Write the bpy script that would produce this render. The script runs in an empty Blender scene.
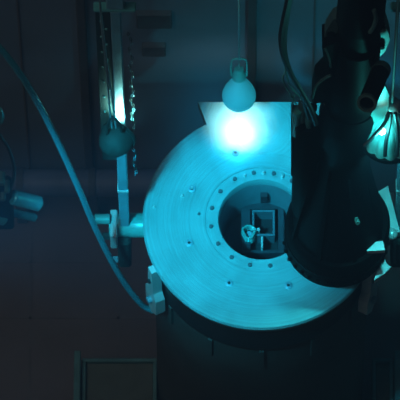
import bpy, bmesh, math, random
from mathutils import Vector, Matrix
random.seed(7)
sc = bpy.context.scene
C = sc.collection
PI = math.pi

# ------------------------------------------------------------------ camera
H = 4.0                                   # height of the cask top above the basin floor
F = 6000.0                                # focal length in pixels of the 400 px frame
PP = (235.0, 200.0)                       # principal point
PITCH = math.radians(66.2)
SC = 119.5                                # pixels per metre at the cask top
DIST = F / SC
RIGHT = Vector((1, 0, 0))
UP = Vector((0, math.sin(PITCH), math.cos(PITCH)))
FWD = Vector((0, math.cos(PITCH), -math.sin(PITCH)))
CASK_PX = (261.8, 219.0)
EYE = Vector((0, 0, H)) - (RIGHT * ((CASK_PX[0] - PP[0]) / F * DIST) + UP * (-(CASK_PX[1] - PP[1]) / F * DIST) + FWD * DIST)
cam = bpy.data.cameras.new('camera')
cam.sensor_width = 36.0
cam.lens = F / 400.0 * 36.0
cam.shift_x = (200.0 - PP[0]) / 400.0
cam.clip_end = 400
co = bpy.data.objects.new('camera', cam); C.objects.link(co)
co.location = EYE
co.rotation_euler = (PI / 2 - PITCH, 0, 0)
sc.camera = co

# ------------------------------------------------------------------ world: dim blue water with a little scatter
w = bpy.data.worlds.new('water'); sc.world = w; w.use_nodes = True
nt = w.node_tree; nt.nodes.clear()
wo = nt.nodes.new('ShaderNodeOutputWorld')
bg = nt.nodes.new('ShaderNodeBackground'); bg.inputs[0].default_value = (0.6, 0.65, 0.68, 1); bg.inputs[1].default_value = 0.008
vs = nt.nodes.new('ShaderNodeVolumeScatter')
vs.inputs['Color'].default_value = (0.35, 0.62, 1.0, 1); vs.inputs['Density'].default_value = 0.013; vs.inputs['Anisotropy'].default_value = 0.3
nt.links.new(bg.outputs[0], wo.inputs['Surface']); nt.links.new(vs.outputs[0], wo.inputs['Volume'])
try: w.cycles.homogeneous_volume = True
except Exception: pass

def light(name, kind, loc, energy, col, aim=None, **kw):
    L = bpy.data.lights.new(name, kind); L.energy = energy; L.color = col
    for k, v in kw.items(): setattr(L, k, v)
    o = bpy.data.objects.new(name, L); C.objects.link(o); o.location = loc
    if aim is not None:
        o.rotation_euler = (Vector(aim) - Vector(loc)).to_track_quat('-Z', 'Y').to_euler()
    return o
# floodlight hung at the basin edge, front left of the cask, aimed at the lid
light('basin_floodlight', 'SPOT', (-3.2, -3.5, H + 8.0), 10800, (0.003, 0.52, 1.0), aim=(-0.30, 0.08, H), spot_size=math.radians(17.2), spot_blend=0.95, shadow_soft_size=0.3)
# faint light of the hall falling through the pool surface
light('pool_surface_light', 'AREA', (-11, -5, H + 18), 640, (0.66, 0.80, 1.0), aim=(0, 1, 2), shape='RECTANGLE', size=16, size_y=12)
sc.view_settings.view_transform = 'Standard'
try: sc.view_settings.look = 'None'
except Exception: pass
sc.view_settings.gamma = 1.0
sc.view_settings.use_curve_mapping = False
sc.view_settings.exposure = 0.0

# ------------------------------------------------------------------ pixel -> place
def ray(px, py):
    return (RIGHT * ((px - PP[0]) / F) + UP * (-(py - PP[1]) / F) + FWD)
def Wz(px, py, z):
    d = ray(px, py); t = (z - EYE.z) / d.z; return EYE + d * t
def Wy(px, py, y):
    d = ray(px, py); t = (y - EYE.y) / d.y; return EYE + d * t

# ------------------------------------------------------------------ materials
def mat(name, col, rough=0.5, metal=0.0, noise=0.0, scale=8.0, emit=None, es=0.0, bump=0.0, alpha=None, trans=0.0, spec=None):
    m = bpy.data.materials.new(name); m.use_nodes = True
    n = m.node_tree.nodes; l = m.node_tree.links
    b = n['Principled BSDF']
    b.inputs['Base Color'].default_value = (*col, 1)
    b.inputs['Roughness'].default_value = rough
    b.inputs['Metallic'].default_value = metal
    if spec is not None: b.inputs['Specular IOR Level'].default_value = spec
    if trans: b.inputs['Transmission Weight'].default_value = trans
    if emit: b.inputs['Emission Color'].default_value = (*emit, 1); b.inputs['Emission Strength'].default_value = es
    if noise or bump:
        tc = n.new('ShaderNodeTexCoord'); nz = n.new('ShaderNodeTexNoise')
        nz.inputs['Scale'].default_value = scale; nz.inputs['Detail'].default_value = 6
        l.new(tc.outputs['Object'], nz.inputs['Vector'])
        if noise:
            cr = n.new('ShaderNodeMapRange'); cr.inputs[1].default_value = 0.3; cr.inputs[2].default_value = 0.7
            cr.inputs[3].default_value = 1 - noise; cr.inputs[4].default_value = 1 + noise
            l.new(nz.outputs[0], cr.inputs[0])
            mx = n.new('ShaderNodeMix'); mx.data_type = 'RGBA'; mx.blend_type = 'MULTIPLY'; mx.inputs[0].default_value = 1
            mx.inputs[6].default_value = (*col, 1); l.new(cr.outputs[0], mx.inputs[7]); l.new(mx.outputs[2], b.inputs['Base Color'])
        if bump:
            bp = n.new('ShaderNodeBump'); bp.inputs['Strength'].default_value = bump; bp.inputs['Distance'].default_value = 0.02
            l.new(nz.outputs[0], bp.inputs['Height']); l.new(bp.outputs[0], b.inputs['Normal'])
    return m

def turned_metal():
    """machined lid: concentric tool marks, a few stains"""
    m = mat('turned_metal', (0.24, 0.64, 0.68), 0.42, 0.35)
    n = m.node_tree.nodes; l = m.node_tree.links; b = n['Principled BSDF']
    tc = n.new('ShaderNodeTexCoord'); sp = n.new('ShaderNodeSeparateXYZ'); l.new(tc.outputs['Object'], sp.inputs[0])
    cb = n.new('ShaderNodeCombineXYZ'); l.new(sp.outputs[0], cb.inputs[0]); l.new(sp.outputs[1], cb.inputs[1])
    ln = n.new('ShaderNodeVectorMath'); ln.operation = 'LENGTH'; l.new(cb.outputs[0], ln.inputs[0])
    n1 = n.new('ShaderNodeTexNoise'); n1.noise_dimensions = '1D'; n1.inputs['Scale'].default_value = 55; n1.inputs['Detail'].default_value = 4
    l.new(ln.outputs['Value'], n1.inputs['W'])
    n2 = n.new('ShaderNodeTexNoise'); n2.inputs['Scale'].default_value = 4.5; n2.inputs['Detail'].default_value = 7
    l.new(tc.outputs['Object'], n2.inputs['Vector'])
    r1 = n.new('ShaderNodeMapRange'); r1.inputs[1].default_value = 0.3; r1.inputs[2].default_value = 0.7; r1.inputs[3].default_value = 0.86; r1.inputs[4].default_value = 1.08
    l.new(n1.outputs[0], r1.inputs[0])
    r2 = n.new('ShaderNodeMapRange'); r2.inputs[1].default_value = 0.35; r2.inputs[2].default_value = 0.65; r2.inputs[3].default_value = 0.84; r2.inputs[4].default_value = 1.08
    l.new(n2.outputs[0], r2.inputs[0])
    mu = n.new('ShaderNodeMath'); mu.operation = 'MULTIPLY'; l.new(r1.outputs[0], mu.inputs[0]); l.new(r2.outputs[0], mu.inputs[1])
    mx = n.new('ShaderNodeMix'); mx.data_type = 'RGBA'; mx.blend_type = 'MULTIPLY'; mx.inputs[0].default_value = 1
    mx.inputs[6].default_value = (0.24, 0.64, 0.68, 1); l.new(mu.outputs[0], mx.inputs[7]); l.new(mx.outputs[2], b.inputs['Base Color'])
    bp = n.new('ShaderNodeBump'); bp.inputs['Strength'].default_value = 0.25; bp.inputs['Distance'].default_value = 0.004
    l.new(n1.outputs[0], bp.inputs['Height']); l.new(bp.outputs[0], b.inputs['Normal'])
    return m

M = dict(
    lid=turned_metal(),
    steel=mat('worn_steel', (0.20, 0.46, 0.55), 0.45, 0.15, 0.15, 9),
    bright=mat('polished_steel', (0.72, 0.82, 0.82), 0.3, 0.25, 0.1, 12),
    cask=mat('cask_paint', (0.06, 0.07, 0.065), 0.6, 0.0, 0.25, 3),
    collar=mat('black_collar', (0.008, 0.009, 0.010), 0.5),
    wall=mat('liner_wall', (0.22, 0.32, 0.43), 0.6, 0.0, 0.14, 0.9),
    floor=mat('liner_floor', (0.18, 0.165, 0.19), 0.65, 0.0, 0.2, 1.3),
    strip=mat('dark_batten', (0.10, 0.115, 0.14), 0.6, 0.0, 0.2, 3),
    pipe=mat('pipe_grey', (0.15, 0.20, 0.32), 0.45, 0.0, 0.2, 5),
    black=mat('black_tool', (0.003, 0.003, 0.0035), 0.6, 0.0, 0.2, 7, spec=0.03),
    tool_edge=mat('tool_grey', (0.10, 0.20, 0.18), 0.4, 0.4, 0.25, 12),
    rubber=mat('black_rubber', (0.008, 0.009, 0.011), 0.45),
    seam=mat('weld_seam', (0.17, 0.165, 0.19), 0.6, 0.0, 0.2, 3),
    tube=mat('blue_tube_metal', (0.10, 0.62, 0.72), 0.2, 0.3, 0.1, 6),
    hose=mat('blue_hose', (0.02, 0.40, 0.48), 0.35),
    hole_shade=mat('painted_recess_shade', (0.01, 0.015, 0.02), 0.8),  # near-black colour paints the darkness inside the sockets and basket
    green=mat('green_enamel', (0.008, 0.032, 0.030), 0.75, 0.0, 0.2, 14),
    rack=mat('rack_plate', (0.13, 0.17, 0.15), 0.6, 0.0, 0.2, 5),
    rackbar=mat('rack_frame', (0.12, 0.32, 0.34), 0.5, 0.0, 0.2, 9),
    cavity=mat('cavity_steel', (0.10, 0.21, 0.25), 0.45, 0.0, 0.15, 6),
    cell=mat('cell_plate', (0.08, 0.17, 0.21), 0.45, 0.1, 0.2, 10),
    basket=mat('basket_plate', (0.03, 0.045, 0.06), 0.5, 0.2, 0.2, 10),
    shade=mat('shade_enamel', (0.22, 0.72, 0.74), 0.3, 0.1, 0.3, 9),
    wire=mat('grey_cord', (0.20, 0.34, 0.36), 0.5),
    globe=mat('frosted_globe', (0.16, 0.36, 0.42), 0.5, emit=(0.01, 0.30, 0.50), es=0.55),
    bulb=mat('lit_bulb', (0.9, 0.95, 0.9), 0.5, emit=(0.55, 0.95, 1.0), es=14),
    teal=mat('teal_enamel', (0.10, 0.42, 0.40), 0.35, 0.1, 0.15, 8),
)

# ------------------------------------------------------------------ mesh helpers
def tag(o, label, cat=None, group=None, kind=None):
    o['label'] = label
    if cat: o['category'] = cat
    if group: o['group'] = group
    if kind: o['kind'] = kind
    return o
def thing(name, loc, label, cat, group=None):
    o = bpy.data.objects.new(name, None); C.objects.link(o); o.location = loc
    return tag(o, label, cat, group)
def link(name, bm, m, parent=None, smooth=True, label=None):
    """world-space bmesh -> object (kept in world space under its parent)"""
    me = bpy.data.meshes.new(name); bmesh.ops.recalc_face_normals(bm, faces=bm.faces[:]); bm.to_mesh(me); bm.free()
    if smooth:
        for p in me.polygons: p.use_smooth = True
        try: me.set_sharp_from_angle(angle=math.radians(35))
        except Exception: pass
    me.materials.append(M[m] if isinstance(m, str) else m)
    o = bpy.data.objects.new(name, me); C.objects.link(o)
    if parent is not None:
        o.parent = parent
        off = Vector((0, 0, 0)); p = parent
        while p is not None: off += p.location; p = p.parent
        o.location = -off
        center(o)
    else: center(o)
    if label: o['label'] = label
    return o
def center(o):
    """origin at the middle of the bounding box"""
    me = o.data
    xs = [v.co.copy() for v in me.vertices]
    c = Vector([(min(v[i] for v in xs) + max(v[i] for v in xs)) / 2 for i in range(3)])
    me.transform(Matrix.Translation(-c)); o.location = o.location + c
def basis(axis):
    a = Vector(axis).normalized()
    t = Vector((0, 0, 1)) if abs(a.z) < 0.9 else Vector((0, 1, 0))
    x = t.cross(a).normalized(); y = a.cross(x)
    return x, y, a
def lathe(bm, prof, org, axis=(0, 0, 1), n=32, closed=False):
    """prof: (radius, height) pairs along axis; closed joins last to first (rings)"""
    x, y, a = basis(axis); org = Vector(org); rings = []
    for r, h in prof:
        if r < 1e-6: rings.append([bm.verts.new(org + a * h)])
        else: rings.append([bm.verts.new(org + a * h + x * (r * math.cos(2 * PI * k / n)) + y * (r * math.sin(2 * PI * k / n))) for k in range(n)])
    prs = list(zip(rings, rings[1:])) + ([(rings[-1], rings[0])] if closed else [])
    for A, B in prs:
        for k in range(n):
            q = (k + 1) % n
            if len(A) == 1 and len(B) == 1: continue
            if len(A) == 1: bm.faces.new((A[0], B[q], B[k]))
            elif len(B) == 1: bm.faces.new((A[k], A[q], B[0]))
            else: bm.faces.new((A[k], A[q], B[q], B[k]))
    return bm
def cyl(bm, p0, p1, r, r1=None, n=20, bev=0.0):
    p0 = Vector(p0); p1 = Vector(p1); L = (p1 - p0).length; r1 = r if r1 is None else r1
    b = min(bev, L / 3, r / 3) if bev else 0
    prof = [(0, 0), (r - b, 0)] + ([(r, b), (r1, L - b)] if b else [(r1, L)]) + ([(r1 - b, L)] if b else []) + [(0, L)]
    if not b: prof = [(0, 0), (r, 0), (r1, L), (0, L)]
    return lathe(bm, prof, p0, p1 - p0, n)
def pipe_ring(bm, p0, p1, ro, ri, n=24):
    p0 = Vector(p0); p1 = Vector(p1); L = (p1 - p0).length
    return lathe(bm, [(ri, 0), (ro, 0), (ro, L), (ri, L)], p0, p1 - p0, n, closed=True)
def box(bm, lo, hi, bev=0.0, rot=None):
    lo = Vector(lo); hi = Vector(hi); c = (lo + hi) / 2; s = hi - lo
    r = bmesh.ops.create_cube(bm, size=1.0)
    vs = r['verts']
    for v in vs: v.co = Vector((v.co.x * s.x, v.co.y * s.y, v.co.z * s.z))
    if bev:
        es = list({e for v in vs for e in v.link_edges})
        rb = bmesh.ops.bevel(bm, geom=es, offset=bev, segments=1, affect='EDGES')
        vs = list({v for f in rb['faces'] for v in f.verts} | {v for v in vs if v.is_valid})
    for v in vs:
        p = v.co.copy()
        if rot is not None: p = rot @ p
        v.co = p + c
    return bm
def prism(bm, pts, depth):
    """polygon pts (world Vectors) extruded by vector depth"""
    d = Vector(depth)
    A = [bm.verts.new(p) for p in pts]; B = [bm.verts.new(Vector(p) + d) for p in pts]
    bm.faces.new(A); bm.faces.new(B[::-1])
    for k in range(len(A)):
        q = (k + 1) % len(A); bm.faces.new((A[k], B[k], B[q], A[q]))
    return bm
def spline(pts, n=10):
    P = [Vector(p) for p in pts]; P = [2 * P[0] - P[1]] + P + [2 * P[-1] - P[-2]]; out = []
    for i in range(1, len(P) - 2):
        a, b, c, d = P[i - 1:i + 3]
        for k in range(n):
            t = k / n
            out.append(0.5 * ((2 * b) + (c - a) * t + (2 * a - 5 * b + 4 * c - d) * t * t + (3 * b - a - 3 * c + d) * t ** 3))
    out.append(P[-2]); return out
def tube(bm, pts, r, n=10, sm=8):
    path = spline(pts, sm) if sm > 1 else [Vector(p) for p in pts]
    rings = []; up = None
    for i, p in enumerate(path):
        t = (path[min(i + 1, len(path) - 1)] - path[max(i - 1, 0)]).normalized()
        if up is None: up = Vector((0, 1, 0)) if abs(t.y) < 0.9 else Vector((1, 0, 0))
        x = up.cross(t).normalized(); y = t.cross(x); up = y if False else (t.cross(x)).cross(t).cross(t) * -1 if False else up
        rings.append([bm.verts.new(p + x * (r * math.cos(2 * PI * k / n)) + y * (r * math.sin(2 * PI * k / n))) for k in range(n)])
    for A, B in zip(rings, rings[1:]):
        for k in range(n):
            q = (k + 1) % n; bm.faces.new((A[k], A[q], B[q], B[k]))
    bm.faces.new(rings[0][::-1]); bm.faces.new(rings[-1])
    return bm
def NB(): return bmesh.new()
def share(o, parent, loc, rz=0.0, name=None):
    """copy of a piece that shares its mesh; loc is in the parent's space"""
    c = o.copy(); C.objects.link(c); c.parent = parent; c.location = loc; c.rotation_euler = (0, 0, rz)
    if name: c.name = name
    return c

# ================================================================== the setting
WALL_Y = Wz(60, 192, 0.0).y
bm = NB(); box(bm, (-9, -8, -0.3), (9, WALL_Y + 0.4, 0.0))
o = link('floor', bm, 'floor', smooth=False); tag(o, 'dark blue-grey steel lined basin floor', kind='structure')
bm = NB(); box(bm, (-9, WALL_Y, 0.0), (9, WALL_Y + 0.4, 13.0))
wall = link('wall_back', bm, 'wall', smooth=False); tag(wall, 'blue-grey steel lined basin wall behind the cask', kind='structure')
def on_wall(px0, py0, px1, py1, m, name, depth=0.05):
    a = Wy(px0, py0, WALL_Y); b = Wy(px1, py1, WALL_Y)
    bm = NB(); box(bm, (min(a.x, b.x), WALL_Y - depth, min(a.z, b.z)), (max(a.x, b.x), WALL_Y + 0.01, max(a.z, b.z)), 0.01)
    return link(name, bm, m, wall, smooth=False)
# dark vertical battens and dark horizontal cover plates welded to the wall
a = Wy(82, 30, WALL_Y)
bm = NB(); box(bm, (a.x - 0.04, WALL_Y - 0.05, 0.3), (a.x + 0.04, WALL_Y + 0.01, 12.9), 0.01); link('batten', bm, 'strip', wall, smooth=False)
a = Wy(252, 30, WALL_Y)
bm = NB(); box(bm, (a.x - 0.04, WALL_Y - 0.05, 0.3), (a.x + 0.04, WALL_Y + 0.01, 12.9), 0.01); link('batten', bm, 'strip', wall, smooth=False)
on_wall(136, 10, 172, 24, 'strip', 'cover_plate')
on_wall(142, 42, 166, 52, 'strip', 'cover_plate')
# raised weld seams between the liner sheets
for px in (20, 314):
    a = Wy(px, 40, WALL_Y)
    bm = NB(); box(bm, (a.x - 0.008, WALL_Y - 0.012, 0.0), (a.x + 0.008, WALL_Y + 0.01, 12.9)); link('weld_seam', bm, 'seam', wall, smooth=False)
fl = bpy.data.objects['floor']
for px, py in ((30, 330), (118, 330)):
    a = Wz(px, py, 0)
    bm = NB(); box(bm, (a.x - 0.01, -5, -0.005), (a.x + 0.01, WALL_Y, 0.005)); link('weld_seam', bm, 'seam', fl, smooth=False)
for py in (262, 318):
    a = Wz(60, py, 0)
    bm = NB(); box(bm, (-6, a.y - 0.01, -0.005), (6, a.y + 0.01, 0.005)); link('weld_seam', bm, 'seam', fl, smooth=False)

# pipe along the foot of the wall
r = 0.125
a = Wy(-60, 183, WALL_Y - r - 0.12); b = Wy(200, 183, WALL_Y - r - 0.12)
pz = a.z
t = thing('basin_pipe', (0, WALL_Y - r - 0.12, 0), 'thick grey pipe running along the foot of the back wall', 'pipe')
bm = NB(); cyl(bm, (a.x - 4, WALL_Y - r - 0.12, pz), (b.x, WALL_Y - r - 0.12, pz), r, n=28, bev=0.01); link('pipe_barrel', bm, 'pipe', t)
for px in (20, 92):
    c = Wy(px, 183, WALL_Y - r - 0.12)
    bm = NB(); pipe_ring(bm, (c.x - 0.03, c.y, pz), (c.x + 0.03, c.y, pz), r + 0.015, r - 0.005); link('pipe_band', bm, 'strip', t)
    bm = NB(); box(bm, (c.x - 0.05, c.y - 0.07, 0.0), (c.x + 0.05, c.y + 0.07, pz - r + 0.02), 0.01); link('pipe_foot', bm, 'strip', t, smooth=False)

# ================================================================== cask
cask = thing('shipping_cask', (0, 0, 0), 'large dark cylindrical cask with bright turned metal lid standing in the basin', 'cask')
bm = NB(); lathe(bm, [(0, 0), (0.90, 0), (0.912, 0.03), (0.912, H - 0.62), (0.0, H - 0.62)], (0, 0, 0), n=96)
link('body', bm, 'cask', cask)
bm = NB(); lathe(bm, [(0.40, H - 0.63), (0.925, H - 0.63), (0.94, H - 0.60), (0.94, H - 0.56), (0.92, H - 0.52), (0.955, H - 0.10), (0.40, H - 0.10)], (0, 0, 0), n=96, closed=True)
link('collar', bm, 'collar', cask)
# lid ring
RI = 0.355
prof = [(RI + 0.02, H - 0.11), (0.965, H - 0.11), (0.985, H - 0.09), (0.998, H - 0.02), (0.985, H), (0.475, H), (0.47, H - 0.008), (RI + 0.012, H - 0.008), (RI, H - 0.03), (RI, H - 0.09)]
bm = NB(); lathe(bm, prof, (0, 0, 0), n=128, closed=True)
lid = link('lid_ring', bm, 'lid', cask)
# flat keyed tab on the far side of the lid
p1 = Wz(198, 102, H + 0.004); p2 = Wz(206.5, 121.5, H + 0.004)
xr = -p1.x + 0.02
bm = NB(); prism(bm, [Vector((p1.x, p1.y, H - 0.1)), Vector((p2.x, p2.y - 0.02, H - 0.1)), Vector((p2.x + 0.05, p2.y - 0.30, H - 0.1)), Vector((-p2.x - 0.05, p2.y - 0.30, H - 0.1)), Vector((-p2.x, p2.y - 0.02, H - 0.1)), Vector((xr, p1.y, H - 0.1))], (0, 0, 0.104))
link('lid_tab', bm, 'lid', cask, smooth=False)
# bolts round the opening
bm = NB(); cyl(bm, (0, 0, -0.012), (0, 0, 0.016), 0.019, n=6, bev=0.003); b0 = link('bolt', bm, 'strip', cask)
for k in range(16):
    an = math.radians(9 + 22.5 * k); loc = (0.43 * math.cos(an), 0.43 * math.sin(an), H - 0.004)
    if k == 0: b0.location = loc
    else: share(b0, cask, loc, an)
# small studs between the bolts on the far side
bm = NB(); cyl(bm, (0, 0, 0), (0, 0, 0.035), 0.012, n=10, bev=0.002); s0 = link('stud', bm, 'bright', cask)
for k, d in enumerate((44, 50, 66, 88, 110)):
    an = math.radians(d); loc = (0.42 * math.cos(an), 0.42 * math.sin(an), H + 0.008)
    if k == 0: s0.location = loc
    else: share(s0, cask, loc)
# lifting plugs further out: a collar with a sunk socket
bm = NB(); lathe(bm, [(0.013, 0.0), (0.032, 0.0), (0.032, 0.010), (0.026, 0.014), (0.013, 0.014)], (0, 0, 0), n=20, closed=True); g0 = link('lifting_plug', bm, 'steel', cask)
for k in range(8):
    an = math.radians(110 + 45 * k); loc = (0.645 * math.cos(an), 0.645 * math.sin(an), H + 0.007)
    o = g0 if k == 0 else share(g0, cask, loc)
    o.location = loc
    bm = NB(); cyl(bm, (loc[0], loc[1], H - 0.001), (loc[0], loc[1], H + 0.006), 0.014, n=14)
    me = bpy.data.meshes.new('socket'); bm.to_mesh(me); bm.free(); me.materials.append(M['hole_shade'])
    s = bpy.data.objects.new('socket', me); C.objects.link(s); s.parent = o
    me.transform(Matrix.Translation((-loc[0], -loc[1], -loc[2])))
# a few loose scraps of swarf-like screws on the lid
for (px, py) in ((192, 188), (199, 214), (154, 207), (182, 196)):
    c = Wz(px, py, H); bm = NB(); cyl(bm, (c.x, c.y, H - 0.002), (c.x, c.y, H + 0.02), 0.014, 0.009, n=8)
    link('screw', bm, 'strip' if px == 199 else 'bright', cask)
# cavity
bm = NB(); lathe(bm, [(RI + 0.02, H - 0.62), (RI + 0.02, H - 0.112), (RI - 0.002, H - 0.085), (RI - 0.012, H - 0.12), (RI - 0.012, H - 0.60), (0, H - 0.60), (0, H - 0.62)], (0, 0, 0), n=64)
link('cavity_liner', bm, 'cavity', cask)
ZB = H - 0.45
def bplate(x0, x1, y0, y1, z0, z1, name='basket_plate', m='basket'):
    bm = NB(); box(bm, (x0, y0, z0), (x1, y1, z1), 0.004); return link(name, bm, m, cask, smooth=False)
A = Wz(241, 203, ZB); B = Wz(284, 253, ZB)
x0, x1, y1, y0 = A.x, B.x, A.y, max(B.y, -0.25)
t_ = 0.03
bplate(x0, x1, y1 - 0.055, y1, H - 0.6, ZB)
bplate(x0, x1, y0, y0 + t_, H - 0.6, ZB)
bplate(x0, x0 + 0.08, y0 + t_, y1 - 0.055, H - 0.6, ZB)
bplate(x1 - 0.05, x1, y0 + t_, y1 - 0.055, H - 0.6, ZB)
bplate(x0 + 0.08, x1 - 0.05, y0 + t_, y1 - 0.055, H - 0.605, H - 0.58, 'basket_shade_floor', 'hole_shade')  # added near-black sheet, puts the dark of the cell into its colour
# inner square frame
A2 = Wz(252, 211, ZB); B2 = Wz(275, 237, ZB)
for lo, hi in (((A2.x, A2.y - 0.02), (B2.x, A2.y)), ((A2.x, B2.y), (B2.x, B2.y + 0.02)), ((A2.x, B2.y + 0.02), (A2.x + 0.02, A2.y - 0.02)), ((B2.x - 0.02, B2.y + 0.02), (B2.x, A2.y - 0.02))):
    bplate(lo[0], hi[0], lo[1], hi[1], H - 0.59, ZB + 0.03, 'cell_frame', 'cell')
A3 = Wz(261, 239, ZB); B3 = Wz(263, 255, ZB)
bplate(A3.x, B3.x, B3.y + 0.04, A3.y, H - 0.6, ZB + 0.06, 'divider', 'bright')
c = Wz(264, 193, H - 0.3)
bplate(c.x - 0.03, c.x + 0.03, 0.30, 0.345, H - 0.36, H - 0.22, 'latch_block', 'basket')
# coiled bright fitting lying in the basket
c = Wz(249, 233, ZB + 0.05)
bm = NB(); pts = []
for k in range(61):
    an = k / 60 * 2 * PI * 4; pts.append((c.x + (0.05 + 0.010 * math.sin(an * 3)) * math.cos(an), c.y + 0.06 * math.sin(an), ZB - 0.04 + k * 0.0022))
tube(bm, pts, 0.011, 8, 2); link('coil_fitting', bm, 'teal', cask)
bm = NB(); cyl(bm, (c.x, c.y, ZB - 0.14), (c.x, c.y, ZB + 0.03), 0.03, n=14, bev=0.006); link('coil_core', bm, 'steel', cask)
bm = NB(); cyl(bm, (c.x + 0.08, c.y + 0.03, ZB - 0.1), (c.x + 0.08, c.y + 0.03, ZB + 0.06), 0.014, n=10); link('pin', bm, 'bright', cask)
# trunnions
ZT = H - 0.13
for s in (-1, 1):
    bm = NB(); lathe(bm, [(0, 0.95), (0.105, 0.95), (0.105, 1.10), (0.098, 1.11), (0.098, 1.28), (0, 1.28)], (0, 0, ZT), (s, 0, 0), n=28); link('trunnion', bm, 'teal', cask)
# bright lug brackets on the side of the flange
def lug(az):
    x = Vector((math.cos(az), math.sin(az), 0)); tt = Vector((-math.sin(az), math.cos(az), 0)) * (1 if x.x < 0 else -1)
    def P(u, z, d): return x * (0.955 + d) + tt * u + Vector((0, 0, z))
    bm = NB()
    outline = [(-0.035, H - 0.03), (0.035, H - 0.03), (0.05, H - 0.45), (0.10, H - 0.52), (0.10, H - 0.78), (0.0, H - 0.92), (-0.10, H - 0.78), (-0.10, H - 0.52), (-0.05, H - 0.45)]
    prism(bm, [P(u, z, 0.0) for u, z in outline], x * 0.085)
    lg = link('lug_bracket', bm, 'bright', cask, smooth=False)
    bm = NB(); p = P(0.0, H - 0.64, 0.07); cyl(bm, p, p + x * 0.05, 0.032, n=12, bev=0.005); link('lug_pin', bm, 'steel', lg)
    bm = NB(); p = P(0.0, H - 0.25, 0.07); cyl(bm, p, p + x * 0.035, 0.02, n=10); link('lug_pin', bm, 'collar', lg)
lug(math.radians(206)); lug(math.radians(-26))
# short vertical fins on the body under the collar
for k in range(5):
    an = math.radians(214 + 28 * k)
    x = Vector((math.cos(an), math.sin(an), 0)); tt = Vector((-x.y, x.x, 0))
    bm = NB(); p = x * 0.895
    prism(bm, [p - tt * 0.02 + Vector((0, 0, H - 1.0)), p + tt * 0.02 + Vector((0, 0, H - 1.0)), p + tt * 0.02 + Vector((0, 0, H - 0.66)), p - tt * 0.02 + Vector((0, 0, H - 0.66))], x * 0.04)
    link('body_fin', bm, 'cask', cask, smooth=False)

# ================================================================== lifting yoke
yoke = thing('lifting_yoke', (0, 0, H), 'tall steel lifting yoke whose two arms hook the cask trunnions', 'lifting yoke')
ZTOP = Wy(127, 7, 0).z
for s in (-1, 1):
    X = 1.15 * s
    bm = NB(); box(bm, (X - 0.04, -0.05, H - 0.25), (X + 0.04, 0.05, ZTOP), 0.008); link('arm', bm, 'steel', yoke, smooth=False)
    # dark riveted flange plate beside the arm
    xo = X + 0.04 * s
    bm = NB(); box(bm, (min(xo, xo + 0.12 * s), 0.0, H + 1.2), (max(xo, xo + 0.12 * s), 0.03, ZTOP), 0.004); fp = link('flange_plate', bm, 'green', yoke, smooth=False)
    rv = None
    for k in range(16):
        p = Vector((xo + 0.06 * s + (0.02 if k % 2 else -0.02), 0.0, ZTOP - 0.25 - 0.14 * k))
        bm = NB(); lathe(bm, [(0.012, 0), (0.009, 0.010), (0, 0.014)], p, (0, -1, 0), n=8); link('rivet', bm, 'teal', fp)
    # capping plate at the top of the arm
    bm = NB(); box(bm, (X - 0.17, -0.05, ZTOP), (X + 0.16, 0.03, ZTOP + 0.04), 0.01); link('cap_plate', bm, 'teal', yoke, smooth=False)
    bm = NB(); box(bm, (X - 0.07, -0.05, ZTOP + 0.05), (X + 0.07, 0.06, ZTOP + 1.4), 0.01); link('upper_arm', bm, 'steel', yoke, smooth=False)
    # hook plate round the trunnion
    bm = NB(); yy = -0.03
    box(bm, (X - 0.06, -0.14, H - 0.72), (X + 0.05, 0.13, H - 0.2), 0.02); link('hook_block', bm, 'green', yoke, smooth=False)
    xo = X + 0.06 * s
    bm = NB(); box(bm, (min(xo, xo + 0.06 * s), -0.15, H - 0.28), (max(xo, xo + 0.06 * s), 0.10, H - 0.02), 0.01); link('cheek_plate', bm, 'bright', yoke, smooth=False)
    xo = X + 0.12 * s
    bm = NB(); cyl(bm, (xo, 0.0, H - 0.05 + 0.05), (xo + 0.13 * s, 0.0, H), 0.045, n=14, bev=0.008); link('pin', bm, 'teal', yoke)
    bm = NB(); cyl(bm, (xo, -0.06, H - 0.22), (xo + 0.07 * s, -0.06, H - 0.22), 0.035, n=6, bev=0.006); link('nut', bm, 'green', yoke)
    bm = NB(); cyl(bm, (xo - 0.06 * s, -0.10, H - 0.62), (xo + 0.03 * s, -0.10, H - 0.62), 0.03, n=6, bev=0.006); link('nut', bm, 'steel', yoke)
    # white joint band across the arm
    bm = NB(); box(bm, (X - 0.046, -0.056, H + 0.66), (X + 0.046, 0.056, H + 0.70), 0.004); link('joint_band', bm, 'bright', yoke, smooth=False)
bm = NB(); box(bm, (-1.5, 0.03, ZTOP + 1.38), (1.5, 0.30, ZTOP + 1.9), 0.03); link('crossbeam', bm, 'green', yoke, smooth=False)

# thin chain hanging beside the left arm
ch = thing('safety_chain', (-1.04, -0.02, H + 0.4), 'thin chain hanging just right of the left yoke arm', 'chain')
def chain_link(p, turn):
    bm = NB(); pts = []
    for k in range(13):
        an = 2 * PI * k / 12; u = 0.010 * math.cos(an); v = 0.026 * math.sin(an)
        pts.append(Vector(p) + (Vector((u, 0, v)) if turn else Vector((0, u, v))))
    tube(bm, pts, 0.0032, 5, 1); return bm
for k in range(62):
    z = Wy(138, 172, 0).z + 0.044 * k
    link('chain_link', chain_link((-1.045 + 0.012 * math.sin(k * 0.9), -0.02, z), k % 2), 'steel' if k % 7 in (0, 1, 4) else 'green', ch)  # mixed pale and dark links paint sparse glints along the chain

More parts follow.
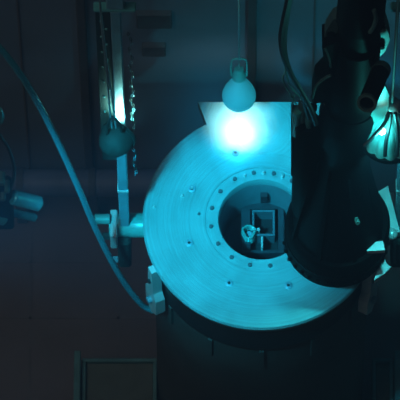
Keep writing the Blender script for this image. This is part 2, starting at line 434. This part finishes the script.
# ================================================================== hanging lamp over the lid
def lamp_light(name, p, d, energy, col, size, cone, blend=0.4):
    return light(name, 'SPOT', p, energy, col, aim=Vector(p) + Vector(d), spot_size=math.radians(cone), spot_blend=blend, shadow_soft_size=size)
tilt = math.radians(24)
ax = Vector((0, math.sin(tilt), math.cos(tilt)))            # lamp axis, pointing up to its handle
gc = Wy(239, 95.5, 0.93)                                   # middle of the globe
lamp = thing('hanging_lamp', gc, 'lit lamp with round glass globe and loop handle hanging over the cask lid', 'lamp')
R = 0.142
prof = [(0.0, -R * 0.98)]
for k in range(1, 10):
    an = -PI / 2 + k / 10 * (PI * 0.62); prof.append((R * math.cos(an), R * math.sin(an)))
prof += [(R * 0.86, R * 0.55), (0.088, R * 0.95), (0.060, R * 1.25), (0.055, R * 1.35), (0.0, R * 1.35)]
bm = NB(); lathe(bm, prof, gc, ax, n=40); link('globe', bm, 'globe', lamp)
bm = NB(); lathe(bm, [(0.0, 0.0), (0.056, 0.0), (0.060, 0.015), (0.058, 0.05), (0.044, 0.07), (0.036, 0.11), (0.0, 0.12)], gc + ax * (R * 1.33), ax, n=24); link('socket', bm, 'teal', lamp)
hb = gc + ax * (R * 1.33 + 0.03); hx = Vector((1, 0, 0))
bm = NB(); tube(bm, [hb - hx * 0.064, hb - hx * 0.066 + ax * 0.09, hb - hx * 0.056 + ax * 0.172, hb + ax * 0.188, hb + hx * 0.056 + ax * 0.172, hb + hx * 0.066 + ax * 0.09, hb + hx * 0.064], 0.009, 8, 8); link('handle', bm, 'teal', lamp)
tp = hb + ax * 0.188
bm = NB(); tube(bm, [hb + ax * 0.07, hb + ax * 0.12, tp, tp + Vector((0, 0, 1.0)), tp + Vector((0.0, 0, 3.2)), tp + Vector((0.0, 0, 7))], 0.008, 6, 6); link('cord', bm, 'wire', lamp)
bp_ = gc - ax * (R + 0.012)
lamp_light('hanging_lamp_glow', bp_, -ax, 18, (0.004, 0.46, 1.0), 0.07, 158, 0.5)
lamp_light('hanging_lamp_beam', bp_, Vector((0, 0.05, -1)), 30, (1.0, 0.98, 0.92), 0.05, 104, 1.0)

# ================================================================== lamp at the left arm (seen from behind, lighting the arm)
lc = Wy(116, 140, -0.24)
target = Wy(127.5, 118, -0.05)
dl = (target - lc).normalized()
l2 = thing('arm_lamp', lc, 'dark green dome lamp on two cords in front of the left yoke arm', 'lamp')
bx_ = Vector((0.42, 0.90, -0.22)).normalized()
prof = [(0.0, -0.135), (0.05, -0.130), (0.10, -0.10), (0.132, -0.04), (0.142, 0.03), (0.142, 0.06), (0.134, 0.06), (0.132, 0.03), (0.10, -0.07), (0.0, -0.11)]
bm = NB(); lathe(bm, prof, lc, bx_, n=36); link('housing', bm, 'green', l2)
bm = NB(); pipe_ring(bm, lc + bx_ * 0.035, lc + bx_ * 0.062, 0.148, 0.135, 32); link('rim', bm, 'green', l2)
bm = NB(); bmesh.ops.create_uvsphere(bm, u_segments=16, v_segments=10, radius=0.05, matrix=Matrix.Translation(lc + bx_ * 0.0)); link('bulb', bm, 'bulb', l2)
ya = -0.24
for q in ((0, 112, 122), (1.5, 116, 121)):
    bm = NB(); tube(bm, [Wy(q[1], 128, ya), Wy(q[1] - 2, 112, ya), Wy(106.5 + q[0], 70, ya), Wy(102 + q[0] * 0.7, 30, ya), Wy(100, 0, ya), Wy(97, -60, ya)], 0.008, 6, 8); link('cord', bm, 'wire', l2)
bm = NB(); tube(bm, [Wy(107, 135, ya), Wy(108, 124, ya), Wy(112, 117, ya), Wy(118, 122, ya), Wy(122, 132, ya)], 0.012, 6, 8); link('bail', bm, 'green', l2)
lamp_light('arm_lamp_beam', lc + bx_ * 0.085, Vector((0.34, 0.75, 0.45)), 60, (0.22, 0.72, 0.80), 0.03, 125, 0.9)

# ================================================================== lamp right of the tool
rc = Wy(392, 106, -0.38)
l3 = thing('ribbed_lamp', rc, 'lamp with ball cap and ribbed bright shade at the right edge beside the tool', 'lamp')
bm = NB(); bmesh.ops.create_uvsphere(bm, u_segments=24, v_segments=14, radius=0.075, matrix=Matrix.Translation(rc)); link('ball_cap', bm, 'bright', l3)
n = 64; zr = rc.z - 0.80
prof = [(0.045, -0.05), (0.08, -0.10), (0.15, -0.22), (0.21, -0.38), (0.235, -0.50), (0.225, -0.50), (0.20, -0.38), (0.14, -0.22), (0.07, -0.10), (0.035, -0.05)]
bm = NB(); lathe(bm, prof, rc, (0, 0, 1), n, closed=True)
for v in bm.verts:
    d = v.co - rc; an = math.atan2(d.y, d.x); f = 1 + 0.09 * abs(math.cos(an * 8)); v.co = rc + Vector((d.x * f, d.y * f, d.z))
link('ribbed_shade', bm, 'shade', l3)
bm = NB(); pipe_ring(bm, rc + Vector((0, 0, -0.54)), rc + Vector((0, 0, -0.49)), 0.262, 0.22, 40); link('shade_rim', bm, 'black', l3)
for px0, pts in enumerate(([(389, 112), (384, 124), (374, 136), (364, 146)], [(391, 113), (389, 128), (386, 142), (385, 156)], [(395, 113), (397, 128), (398, 142), (397, 156)])):
    bm = NB(); tube(bm, [Wy(p[0], p[1], rc.y - 0.12 - 0.06 * i) for i, p in enumerate(pts)], 0.016, 8, 8); link('cable_strand', bm, 'rubber', l3)
bm = NB(); tube(bm, [rc + Vector((0, 0, 0.06)), rc + Vector((0, 0, 2)), rc + Vector((0, 0, 9))], 0.012, 6, 4); link('cord', bm, 'wire', l3)
bm = NB(); bmesh.ops.create_uvsphere(bm, u_segments=16, v_segments=10, radius=0.03, matrix=Matrix.Translation(rc + Vector((-0.08, -0.20, -0.04)))); link('bulb', bm, 'bulb', l3)
light('ribbed_lamp_glow', 'POINT', rc + Vector((-0.10, -0.26, -0.04)), 16, (0.04, 0.66, 0.80), shadow_soft_size=0.03)
lamp_light('ribbed_lamp_beam', rc + Vector((0.02, 0, -0.58)), Vector((0.0, 0.05, -1)), 170, (0.05, 0.72, 1.0), 0.05, 110, 0.6)
# leaf shaped teal fin between tool and lamp
yf = -0.44
bm = NB(); prism(bm, [Wy(x, y, yf) for x, y in ((385, 86), (389, 95), (389, 106), (384, 117), (376, 127), (366, 132), (372, 112), (380, 97))], (0, 0.03, 0))
link('deflector_fin', bm, 'teal', l3, smooth=False, label='leaf shaped teal metal fin')

# ================================================================== black handling tool
z0 = H + 0.22
base = Wz(336, 241, z0); YT = base.y; XT = base.x
tool = thing('handling_tool', base, 'black hanging handling tool with wide drum foot above the lid', 'tool')
def zt(py): return Wy(336, py, YT).z
LEAN = (Wy(362, 0, YT).x - XT) / (Wy(362, 0, YT).z - z0)
def tl(name, prof, m='black', n=40, closed=False, dx=0.0, dy=0.0, label=None):
    bm = NB(); lathe(bm, prof, (XT + dx, YT + dy, 0), n=n, closed=closed)
    for v in bm.verts: v.co.x += (v.co.z - z0) * LEAN
    return link(name, bm, m, tool, label=label)
zd = zt(221)
tl('drum', [(0.0, z0), (0.415, z0), (0.43, z0 + 0.02), (0.43, zd - 0.03), (0.41, zd), (0.30, zd), (0.0, zd)], n=64)
tl('drum_band', [(0.425, z0 + 0.20), (0.438, z0 + 0.20), (0.438, z0 + 0.235), (0.425, z0 + 0.235)], n=64, closed=True)
tl('cone', [(0.0, zd - 0.01), (0.375, zd - 0.01), (0.36, zt(210)), (0.28, zt(190)), (0.215, zt(168)), (0.19, zt(150)), (0.0, zt(150))], n=48)
tl('neck', [(0.0, zt(152)), (0.19, zt(152)), (0.19, zt(140)), (0.235, zt(134)), (0.245, zt(112)), (0.22, zt(100)), (0.0, zt(100))], n=40)
tl('column', [(0.0, zt(101)), (0.205, zt(101)), (0.205, zt(70)), (0.185, zt(62)), (0.185, zt(40)), (0.0, zt(40))], n=40)
tl('upper_collar', [(0.0, zt(42)), (0.165, zt(42)), (0.165, zt(22)), (0.18, zt(16)), (0.0, zt(16))], n=40)
tl('pole', [(0.0, zt(18)), (0.185, zt(18)), (0.185, zt(-140)), (0.0, zt(-140))], n=32)
# bolts along the drum
for k in range(17):
    an = math.radians(188 + 10.2 * k); x = Vector((math.cos(an), math.sin(an), 0))
    p = Vector((XT, YT, z0 + 0.10)) + x * 0.425
    bm = NB(); cyl(bm, p, p + x * 0.025, 0.017, n=6, bev=0.003); link('bolt', bm, 'black', tool)
# raised ribs on the cone
for k in range(8):
    an = math.radians(22.5 + 45 * k); x = Vector((math.cos(an), math.sin(an), 0)); tt = Vector((-x.y, x.x, 0)) * 0.014
    c0 = Vector((XT, YT, 0))
    pts = [c0 + x * 0.18 + Vector((0, 0, zt(152))) - tt, c0 + x * 0.23 + Vector((0, 0, zt(160))) - tt, c0 + x * 0.40 + Vector((0, 0, zd)) - tt, c0 + x * 0.30 + Vector((0, 0, zd - 0.02)) - tt]
    bm = NB(); prism(bm, pts, tt * 2); link('rib', bm, 'black', tool, smooth=False)
# small port on the cone facing the camera
bm = NB(); p = Vector((XT + 0.14, YT - 0.25, zt(190))); cyl(bm, p, p + Vector((0.02, -0.06, 0.03)), 0.022, n=14, bev=0.004); link('port', bm, 'tool_edge', tool)
# clamp ears on the column
yl = YT - 0.02
ear = lambda pts, m, name: link(name, prism(NB(), [Wy(x, y, yl) for x, y in pts], (0, 0.10, 0)), m, tool, smooth=False)
el = ear(((326, 31), (333, 20), (339, 17), (340, 34), (334, 40), (327, 44), (324, 40)), 'tool_edge', 'clamp_ear')
er = ear(((376, 18), (384, 20), (388, 31), (390, 40), (385, 52), (374, 62), (370, 58), (376, 38)), 'tool_edge', 'clamp_ear')
for par, (px, py) in ((el, (331, 33)), (er, (381, 45)), (er, (381, 25))):
    c = Wy(px, py, yl); bm = NB(); cyl(bm, c + Vector((0, -0.03, 0)), c + Vector((0, 0.02, 0)), 0.03, n=16, bev=0.005); link('ear_bolt', bm, 'black', par)
bm = NB(); tube(bm, [Wy(374, 10, YT - 0.18), Wy(376, 18, YT - 0.2), Wy(374, 26, YT - 0.2), Wy(370, 32, YT - 0.19)], 0.018, 8, 6); link('hook', bm, 'tool_edge', tool)
# side shoulder
bm = NB(); prism(bm, [Wy(x, y, YT - 0.1) for x, y in ((331, 68), (324, 60), (322, 48), (345, 40), (345, 100), (312, 104), (315, 88), (325, 78))], (0, 0.2, 0)); link('shoulder_plate', bm, 'black', tool, smooth=False)
bm = NB(); tube(bm, [Wy(312, 98, YT - 0.12), Wy(316, 86, YT - 0.12), Wy(325, 78, YT - 0.12), Wy(331, 75, YT - 0.12)], 0.012, 6, 6); link('shoulder_edge', bm, 'tool_edge', tool)
bm = NB(); tube(bm, [Wy(331, 67, YT - 0.10), Wy(329, 58, YT - 0.10), Wy(325, 48, YT - 0.10)], 0.010, 6, 6); link('shoulder_edge', bm, 'tool_edge', tool)
# hollow tube on the right, tilted, open mouth towards the camera
a = Wy(367, 103, YT - 0.58); b = Wy(381, 70, YT - 0.16)
dr = (b - a).normalized()
bm = NB(); pipe_ring(bm, a, b, 0.072, 0.058, 28); ht = link('open_tube', bm, 'black', tool)
bm = NB(); pipe_ring(bm, a - dr * 0.012, a + dr * 0.02, 0.077, 0.056, 28); link('tube_lip', bm, 'tool_edge', ht)
bm = NB(); pipe_ring(bm, b - dr * 0.05, b + dr * 0.02, 0.076, 0.05, 28); link('tube_lip', bm, 'tool_edge', ht)
# side tube at the left of the neck, reaching down to the drum
zs0, zs1 = zt(208), zt(122)
xs = Wy(307, 160, YT).x
bm = NB(); lathe(bm, [(0, zs0), (0.115, zs0), (0.118, zs0 + 0.03), (0.118, zs1 - 0.05), (0.09, zs1), (0, zs1)], (xs + 0.0, YT, 0), n=28); link('side_tube', bm, 'black', tool)
bm = NB(); box(bm, (xs, YT - 0.06, zt(165)), (XT, YT + 0.06, zt(125)), 0.01); link('side_bracket', bm, 'black', tool, smooth=False)
bm = NB(); tube(bm, [Wy(292.5, 175, YT - 0.02), Wy(292.5, 140, YT - 0.02), Wy(292.5, 104, YT - 0.02)], 0.013, 8, 6); link('guide_rod', bm, 'black', tool)
# fittings cluster on top of the side tube
for (px, py, rr, hh, m) in ((297, 108, 0.035, 0.5, 'teal'), (303, 102, 0.03, 0.35, 'tool_edge'), (309, 114, 0.030, 0.45, 'teal'), (313, 104, 0.025, 0.5, 'black'), (300, 122, 0.04, 0.3, 'black')):  # teal on two fittings paints lamp glints into their colour
    c = Wy(px, py, YT - 0.03); bm = NB(); lathe(bm, [(0, -hh), (rr, -hh), (rr, -0.10), (rr * 1.3, -0.10), (rr * 1.3, -0.03), (rr * 0.6, 0.0), (0, 0)], c, n=12); link('hose_fitting', bm, m, tool)
for pts in (((286, 70), (283, 80), (291, 96), (296, 104)), ((284, 62), (289, 84), (300, 97), (303, 103)), ((294, 95), (292, 110), (294, 125))):
    bm = NB(); tube(bm, [Wy(x, y, YT - 0.05) for x, y in pts], 0.008, 6, 8); link('thin_line', bm, 'teal', tool)
# thick cables falling to the tool
for i, pts in enumerate((((294, -60), (291, -10), (287, 15), (284, 40), (286, 60), (293, 78), (301, 92), (306, 108), (309, 118)), ((289, -60), (289, -10), (284, 18), (281, 38), (284, 58), (292, 76), (299, 88), (310, 108), (316, 124)))):
    bm = NB(); tube(bm, [Wy(x, y, YT - 0.12 - 0.06 * i) for x, y in pts], 0.022, 8, 8); link('cable', bm, 'rubber', tool)
# polished clamp on the right side of the drum
zc = zd + 0.06
bm = NB(); prism(bm, [Wz(x, y, zc) for x, y in ((366, 243), (383, 241), (385, 250), (367, 251))], (0, 0, -0.06)); link('clamp_plate', bm, 'bright', tool, smooth=False)
zc = z0 + 0.06
bm = NB(); prism(bm, [Wz(x, y, zc) for x, y in ((374, 256), (383, 254), (387, 264), (391, 267), (384, 274), (374, 280), (378, 268))], (0, 0, -0.08)); link('clamp_jaw', bm, 'bright', tool, smooth=False)
zc = H + 0.42
bm = NB(); prism(bm, [Wz(x, y, zc) for x, y in ((377, 192), (388, 186), (400, 232), (388, 236))], (0, 0, -0.08)); st = link('stay_bar', bm, 'bright', tool, smooth=False)
c = Wz(392, 234, H + 0.44); bm = NB(); bmesh.ops.create_uvsphere(bm, u_segments=18, v_segments=12, radius=0.05, matrix=Matrix.Translation(c)); link('ball_joint', bm, 'bright', st)
bm = NB(); tube(bm, [c, Wz(395, 244, H + 0.40), Wz(394, 254, H + 0.3), Wz(395, 264, H + 0.2)], 0.012, 6, 6); link('stay_wire', bm, 'rubber', st)

# ================================================================== blue hose
yh = -0.6
hp = ((-45, 2, -0.6), (0, 48, -0.6), (28, 86, -0.6), (52, 130, -0.5), (75, 180, -0.4), (97, 232, -0.36), (120, 276, -0.36), (140, 303, -0.38), (153, 311, -0.40))
bm = NB(); tube(bm, [Wy(x, y, d) for x, y, d in hp], 0.026, 12, 12)
o = link('air_hose', bm, 'hose'); tag(o, 'blue flexible hose curving down from upper left to the cask', 'hose')

# ================================================================== camera-like fixture at the left edge
yc = -0.4
c0 = Wy(10, 195, yc); c1 = Wy(41, 203, yc)
fx = thing('tube_fixture', Wy(5, 205, yc), 'pair of short metal tubes on a dark bracket at the left edge', 'fixture')
def hcyl(pa, pb, rr, m, name, par=fx):
    bm = NB(); cyl(bm, pa, pb, rr, n=24, bev=0.012); return link(name, bm, m, par)
hcyl(Wy(12, 197, yc), Wy(40, 204, yc), 0.065, 'tube', 'metal_tube')
hcyl(Wy(9, 212, yc + 0.1), Wy(36, 218, yc + 0.1), 0.035, 'tube', 'metal_tube')
hcyl(Wy(-6, 216, yc), Wy(5, 219, yc), 0.06, 'tube', 'metal_tube')
bm = NB(); box(bm, (Wy(-8, 200, yc).x, yc - 0.02, Wy(0, 228, yc).z), (Wy(12, 200, yc).x, yc + 0.12, Wy(0, 188, yc).z), 0.02); link('bracket', bm, 'black', fx, smooth=False)
for px, py in ((1, 178), (3, 194), (7, 186)):
    c = Wy(px, py, yc - 0.03); bm = NB(); cyl(bm, c + Vector((0, -0.06, 0)), c + Vector((0, 0.05, 0)), 0.035 if px == 1 else 0.022, n=12, bev=0.006); link('knob', bm, 'tool_edge', fx)
bm = NB(); tube(bm, [Wy(-14, 100, yc), Wy(-2, 132, yc), Wy(8, 148, yc), Wy(14, 168, yc), Wy(12, 184, yc), Wy(6, 192, yc)], 0.014, 8, 8); link('cable', bm, 'rubber', fx)
# small dark-green float, not attached, above it at the very edge
bm = NB(); c = Wy(-1, 116, yc); lathe(bm, [(0, -0.12), (0.03, -0.10), (0.045, 0.0), (0.03, 0.12), (0.0, 0.14)], c, n=16); link('loose_float', bm, 'teal', fx)

# ================================================================== floor racks
def rack(px0, px1, pyt, label, postside):
    zt_ = 0.55
    a = Wz(px0, pyt, zt_); b = Wz(px1, pyt, zt_)
    xa, xb, ya, yb = a.x, b.x, a.y - 1.6, a.y
    t = thing('storage_rack', ((xa + xb) / 2, (ya + yb) / 2, 0), label, 'rack', 'low racks on the basin floor')
    bm = NB(); box(bm, (xa + 0.03, ya, 0.10), (xb - 0.03, yb - 0.03, zt_ - 0.04), 0.01); link('rack_body', bm, 'rack', t, smooth=False)
    for lo, hi in (((xa, yb - 0.035), (xb, yb)), ((xa, ya), (xa + 0.035, yb - 0.035)), ((xb - 0.035, ya), (xb, yb - 0.035))):
        bm = NB(); box(bm, (lo[0], lo[1], zt_ - 0.08), (hi[0], hi[1], zt_), 0.006); link('frame_bar', bm, 'rackbar', t, smooth=False)
    for x in (xa + 0.03, xb - 0.03):
        for y in (ya + 0.05, yb - 0.05):
            bm = NB(); box(bm, (x - 0.03, y - 0.03, 0.0), (x + 0.03, y + 0.03, zt_ - 0.08), 0.005); link('leg', bm, 'rackbar', t, smooth=False)
    px_ = xa - 0.04 if postside < 0 else xb + 0.04
    bm = NB(); box(bm, (px_ - 0.03, ya, 0.0), (px_ + 0.03, yb + 0.05, zt_ + 0.06), 0.008); link('side_rail', bm, 'rackbar', t, smooth=False)
    for k in range(3):
        c = Vector(((xa * (3 - k) + xb * (k + 1)) / 4, yb - 0.42 - 0.03 * (k % 2), zt_ - 0.04))
        bm = NB(); cyl(bm, c, c + Vector((0, 0, 0.02)), 0.035, n=10, bev=0.004); link('rack_bolt', bm, 'strip', t)
rack(82, 157, 358, 'dark low rack with pale left rail on the floor left of the cask', -1)
rack(372, 393, 358, 'dark low rack on the floor right of the cask', 1)
